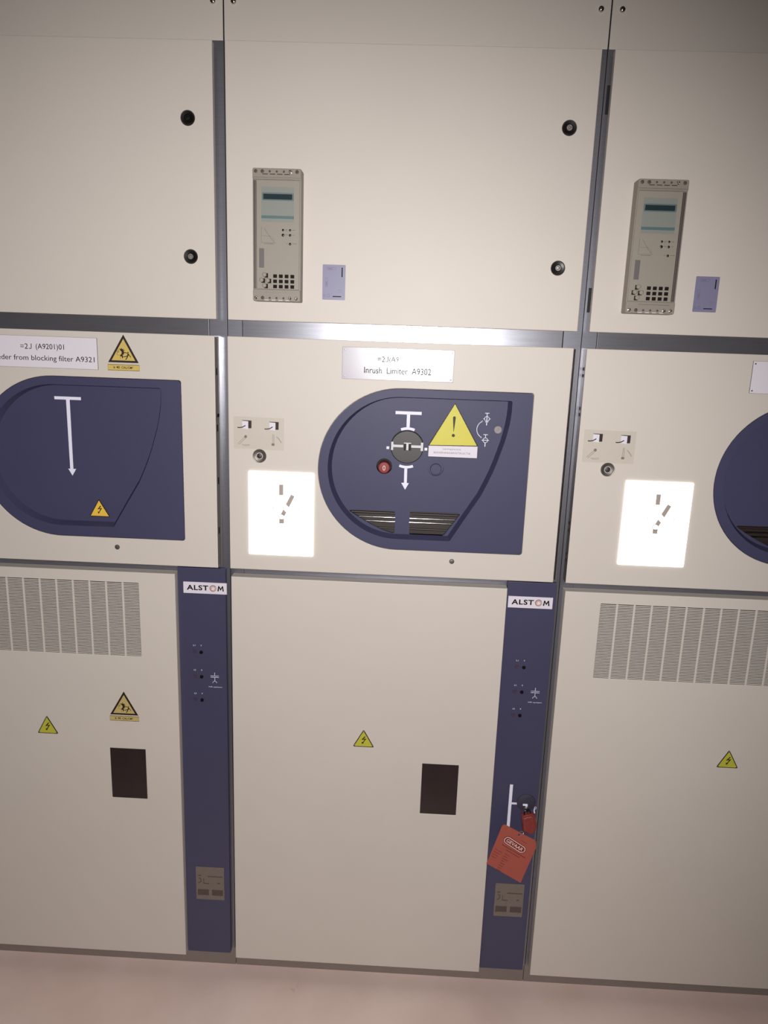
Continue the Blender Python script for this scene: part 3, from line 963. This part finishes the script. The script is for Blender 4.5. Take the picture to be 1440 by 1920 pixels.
t = thing('instruction_warning_sign', 'large yellow exclamation triangle over a white caption on the blue cover', 'sign', (0.507, 0.022, 1.496))
Y = 0.0205
obj('border', MB().plate([(0.4498, 1.4950), (0.5648, 1.4950), (0.5648, 1.5250), (0.5070, 1.6215), (0.4492, 1.5225)], Y, 0.0218), BROWNP, t)
obj('yellow_panel', MB().plate([(0.4525, 1.5232), (0.5615, 1.5256), (0.5065, 1.6188)], Y - 0.0004, Y), YELLOW, t)
obj('caption_panel', MB().plate([(0.4508, 1.4965), (0.5636, 1.4965), (0.5636, 1.5235), (0.4508, 1.5215)], Y - 0.0004, Y), WSTICK, t)
s = MB()
s.plate(arc(0.5066, 1.5880, 0.0032, 0, 180, 10) + [(0.5060, 1.5560), (0.5070, 1.5560)][::1], Y - 0.0008, Y - 0.0004)
s.plate(circle(0.5064, 1.5472, 0.0036, 18), Y - 0.0008, Y - 0.0004)
obj('exclamation_mark', s, mat('olive_black_print', (48, 40, 14), 0.6), t)
s = MB()
s.text('GEWIJZIGDE', 0.4835, 1.5122, 0.0420, 0.0042, Y - 0.0004)
s.text('BEDIENINGSINSTRUCTIE', 0.4632, 1.5042, 0.0850, 0.0042, Y - 0.0004)
obj('caption', s, GREYP, t)

# ------------------------------------------------------------------ crank stickers and mimic panels
def crank_sticker(X, label):
    t = thing('crank_sticker', label, 'sticker', (X + 0.06, 0, 1.4995), 'grey stickers above the crank sockets')
    ys, y0 = -0.0005, -0.0009
    hole = circle(X + 0.0606, 1.4849, 0.0166, 24)
    base = [(X + 0.0008, 1.5003), (X + 0.0535, 1.5003)] + [(X + 0.0606 + 0.0166 * math.cos(math.radians(a)), 1.4849 + 0.0166 * math.sin(math.radians(a))) for a in range(110, 69, -5)] + [(X + 0.0675, 1.5000), (X + 0.1172, 1.4997), (X + 0.1176, 1.5738), (X + 0.0006, 1.5746)]
    obj('sticker', MB().plate(base, ys, -0.0001), STICK, t)
    for dx, b in ((0, 0), (0.0627, -0.0012)):
        a = X + dx
        s, h = MB(), MB()
        s.plate([(a + 0.0208, 1.5652 + b), (a + 0.0206, 1.5662 + b), (a + 0.0424, 1.5660 + b), (a + 0.0422, 1.5484 + b), (a + 0.0345, 1.5480 + b), (a + 0.0345, 1.5640 + b)], y0, ys)
        obj('handle_block_icon', s, BROWNP, t)
        s = MB().stroke([(a + 0.0100, 1.5492 + b), (a + 0.0150, 1.5490 + b), (a + 0.0215, 1.5502 + b), (a + 0.0285, 1.5545 + b)], 0.0022, y0 - 0.0003, ys)
        obj('handle_lever_icon', s, BROWNP, t)
        h.plate([(a + 0.0212, 1.5650 + b), (a + 0.0350, 1.5642 + b), (a + 0.0350, 1.5462 + b), (a + 0.0212, 1.5480 + b)], y0 - 0.0002, ys)
        obj('handle_plate_icon', h, WSTICK, t)
    g = MB()
    g.stroke([(X + 0.0262, 1.5280), (X + 0.0105, 1.5120), (X + 0.0130, 1.5098), (X + 0.0290, 1.5258)], 0.0007, y0, ys, closed=True)
    g.plate(circle(X + 0.0287, 1.5288, 0.0034, 14), y0, ys)
    obj('crank_icon', g, GREYP, t)
    g = MB().stroke([(X + 0.0190, 1.5108), (X + 0.0240, 1.5078), (X + 0.0320, 1.5078), (X + 0.0385, 1.5088), (X + 0.0370, 1.5112), (X + 0.0320, 1.5102), (X + 0.0240, 1.5098)], 0.0006, y0, ys, closed=True)
    obj('turn_arrow_icon', g, GREYP, t)
    g = MB().stroke([(X + 0.0912, 1.5358), (X + 0.0938, 1.5358), (X + 0.0942, 1.5150), (X + 0.0908, 1.5150)], 0.0007, y0, ys, closed=True)
    g.plate(rect(X + 0.0886, X + 0.0956, 1.5100, 1.5152, 0.0012, 3), y0, ys)
    obj('crank_icon', g, GREYP, t)
    g = MB().plate([(X + 0.0990, 1.5322), (X + 0.1050, 1.5285), (X + 0.1110, 1.5200), (X + 0.1120, 1.5165), (X + 0.1092, 1.5178), (X + 0.1075, 1.5215), (X + 0.1030, 1.5270), (X + 0.0995, 1.5300)], y0, ys)
    obj('turn_arrow_icon', g, STICKD, t)


crank_sticker(0.0, 'pale grey crank sticker on the middle door, above its round socket')
crank_sticker(0.7995, 'pale grey crank sticker on the right cabinet, above its round socket')


def mimic(dx, dz, label, tinted):
    t = thing('mimic_panel', label, 'indicator panel', (dx + 0.1115, 0, dz + 1.249), 'glowing white mimic panels')
    obj('emissive_panel', MB().plate(rect(dx + 0.0350, dx + 0.1883, dz + 1.2490, dz + 1.4495, 0.0025, 3), -0.0030, -0.0002), MIMIC, t)
    y0, y1 = -0.0036, -0.0030
    s = MB()
    s.plate(grow([(0.1068, 1.3954 + dz), (0.1166, 1.3956 + dz), (0.1166, 1.4201 + dz), (0.1068, 1.4200 + dz)], dx), y0, y1)
    s.plate(grow([(0.1349, 1.3976 + dz), (0.1431, 1.3932 + dz), (0.1302, 1.3665 + dz), (0.1228, 1.3737 + dz)], dx), y0, y1)
    s.plate(grow([(0.1171, 1.3612 + dz), (0.1241, 1.3538 + dz), (0.1199, 1.3460 + dz), (0.1110, 1.3490 + dz)], dx), y0, y1)
    s.plate(grow([(0.1077, 1.3271 + dz), (0.1185, 1.3273 + dz), (0.1184, 1.3375 + dz), (0.1076, 1.3375 + dz)], dx), y0, y1)
    s.plate(circle(dx + 0.1128, 1.3430 + dz, 0.0072, 24), y0, y1, [circle(dx + 0.1128, 1.3430 + dz, 0.0060, 24)])
    for ax, sg in ((0.0925, 1), (0.1534, -1)):
        s.plate(grow([(ax - 0.0016 * sg, 1.3634 + dz), (ax + 0.0014 * sg, 1.3648 + dz), (ax + 0.0014 * sg, 1.3620 + dz)], dx), y0, y1)
    obj('switch_symbol', s, MIMICP, t)
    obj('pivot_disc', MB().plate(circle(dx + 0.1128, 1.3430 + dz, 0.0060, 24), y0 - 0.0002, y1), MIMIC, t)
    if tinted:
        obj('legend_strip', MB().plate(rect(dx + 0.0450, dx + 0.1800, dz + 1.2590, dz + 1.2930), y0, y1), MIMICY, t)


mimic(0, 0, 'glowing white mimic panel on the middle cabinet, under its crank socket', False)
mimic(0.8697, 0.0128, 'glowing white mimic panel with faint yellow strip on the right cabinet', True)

# ------------------------------------------------------------------ type plates low on the blue strips
def type_plate(X, label):
    t = thing('type_plate', label, 'plate', (X + 0.72, 0.014, 0.268), 'tarnished type plates on the blue strips')
    x0, x1, z0, z1 = X + 0.6825, X + 0.7585, 0.2685, 0.3690
    y0, y1 = 0.0136, 0.0141
    obj('plate', MB().box(x0, x1, 0.0141, 0.0149, z0, z1), TYPEP, t)
    s = MB()
    for a in range(5):
        for c in (0, 1):
            xx = x0 + 0.004 + c * 0.0385
            s.box(xx, xx + 0.0300, y0, y1, z0 + 0.0135 + a * 0.0036, z0 + 0.0135 + a * 0.0036 + 0.0030)
    s.box(x0 + 0.032, x0 + 0.072, y0, y1, z1 - 0.030, z1 - 0.0275)
    s.box(x0 + 0.006, x0 + 0.014, y0, y1, z1 - 0.028, z1 - 0.0255)
    s.box(x0 + 0.020, x0 + 0.035, y0, y1, z1 - 0.052, z1 - 0.0495)
    s.box(x0 + 0.058, x0 + 0.065, y0, y1, z1 - 0.050, z1 - 0.0475)
    s.box(x0 + 0.020, x0 + 0.0215, y0, y1, z1 - 0.0494, z1 - 0.036)
    s.stroke([(x0 + 0.008, z1 - 0.034), (x0 + 0.013, z1 - 0.037), (x0 + 0.013, z1 - 0.046), (x0 + 0.006, z1 - 0.050)], 0.0024, y0, y1)
    obj('etched_fields', s, TYPED, t)
    for rx, rz in ((x0 + 0.006, z1 - 0.006), (x1 - 0.008, z1 - 0.008), (x0 + 0.006, z0 + 0.010), (x1 - 0.010, z0 + 0.009)):
        obj('rivet', MB().lathe(rx, rz, [(0, 0.0125), (0.0011, 0.0128), (0.0017, 0.0141)], 10), CHROME, t, smooth=True)


type_plate(-0.8, 'tarnished type plate low on the blue strip of the left cabinet')
type_plate(0.0, 'tarnished type plate under the red danger tag')

# ------------------------------------------------------------------ padlock and danger tag on the earthing switch
t = thing('padlock', 'red wrapped padlock hanging from the earthing switch above the danger tag', 'padlock', (0.7490, -0.012, 0.545))
body = [(0.7293, 0.5931), (0.7400, 0.5990), (0.7516, 0.6020), (0.7600, 0.6000), (0.7648, 0.5945), (0.7696, 0.5740), (0.7661, 0.5530), (0.7520, 0.5446), (0.7400, 0.5500), (0.7335, 0.5580)]
b = MB().loft([(inset(body, 0.006), -0.0260), (inset(body, 0.002), -0.0245), (body, -0.0200), (body, -0.0060), (inset(body, 0.003), -0.0020)])
fr_ = [v for v in b.bm.verts if abs(v.co.y + 0.0260) < 1e-6]
b.bm.faces.new(fr_)
obj('lock_body', b, LOCK, t, bevel=0.0015)
sh = [(0.7360, -0.013, 0.588)] + [(0.7440 + 0.0080 * math.cos(math.radians(a)), -0.013 + 0.004 * math.sin(math.radians(a)), 0.6000 + 0.0085 * math.sin(math.radians(a))) for a in range(180, -1, -20)] + [(0.7520, -0.013, 0.590)]
obj('shackle', MB().tube(sh, 0.0021, 10), BLACK, t, smooth=True)
obj('hasp_staple', MB().tube([(0.7440, 0.0115, 0.6035), (0.7440, -0.006, 0.6035), (0.7440, -0.018, 0.6055)], 0.0024, 10), CHROME, t, smooth=True)

t = thing('danger_tag', 'orange-red card tag reading GEVAAR, hanging tilted from the padlock', 'tag', (0.7150, -0.028, 0.409))
y0 = -0.0300
tag_p = [(0.6841, 0.5761), (0.6880, 0.5757), (0.7500, 0.5440), (0.7650, 0.5368), (0.7682, 0.5321), (0.7696, 0.5141), (0.7384, 0.4093), (0.7340, 0.4120), (0.6475, 0.4614), (0.6515, 0.4740), (0.6800, 0.5730)]
eyec = (0.7240, 0.5490)
obj('card', MB().plate(tag_p, y0, y0 + 0.0008, [circle(*eyec, 0.0026, 14)]), TAG, t)
U = (0.866, -0.500)
V_ = (0.291, 0.957)
# the framed word
pc0, pc1, pr = (0.6972, 0.5315), (0.7335, 0.5080), 0.0112


def pill(r):
    a = math.degrees(math.atan2(pc1[1] - pc0[1], pc1[0] - pc0[0]))
    return arc(pc0[0], pc0[1], r, a + 90, a + 270, 14) + arc(pc1[0], pc1[1], r, a - 90, a + 90, 14)


obj('word_frame', MB().plate(pill(pr), y0 - 0.0002, y0), BROWNP, t)
obj('word_ring', MB().plate(pill(pr - 0.0014), y0 - 0.0004, y0 - 0.0002), PINK, t)
obj('word_ground', MB().plate(pill(pr - 0.0034), y0 - 0.0006, y0 - 0.0004), TAGD, t)
L_ = math.hypot(pc1[0] - pc0[0], pc1[1] - pc0[1])
ud = ((pc1[0] - pc0[0]) / L_, (pc1[1] - pc0[1]) / L_)
vd = (-ud[1], ud[0])
bx = pc0[0] - ud[0] * 0.0035 - vd[0] * 0.0048
bz = pc0[1] - ud[1] * 0.0035 - vd[1] * 0.0048
obj('word', MB().text('GEVAAR', bx, bz, L_ + 0.007, 0.0096, y0 - 0.0006, u=ud, v=vd, bold=0.012), PINK, t)
s = MB()
random.seed(4)


def tagline(px, pz, ln, th):
    s.stroke([(px, pz), (px + U[0] * ln, pz + U[1] * ln)], th, y0 - 0.0002, y0)


tagline(0.6830, 0.5190, 0.072, 0.0018)
tagline(0.6945, 0.5040, 0.040, 0.0016)
for i in range(4):
    tagline(0.6660 - 0.0022 * i, 0.5060 - 0.0072 * i, 0.022 - 0.003 * i, 0.0011)
for i in range(8):
    tagline(0.6920 - 0.0026 * i, 0.4930 - 0.0066 * i, (0.013, 0.011, 0.016, 0.009, 0.013, 0.012, 0.010, 0.014)[i], 0.0013)
tagline(0.7290, 0.5345, 0.020, 0.0009)
obj('small_print', s, TAGD, t)
rg = [(0.7275 + 0.0075 * math.cos(math.radians(a)), y0 + 0.0005 + 0.0035 * math.sin(math.radians(a)), 0.5525 + 0.0045 * math.sin(math.radians(a + 40))) for a in range(0, 360, 24)]
obj('split_ring', MB().tube(rg, 0.0007, 8, closed=True), TRIM, t, smooth=True)
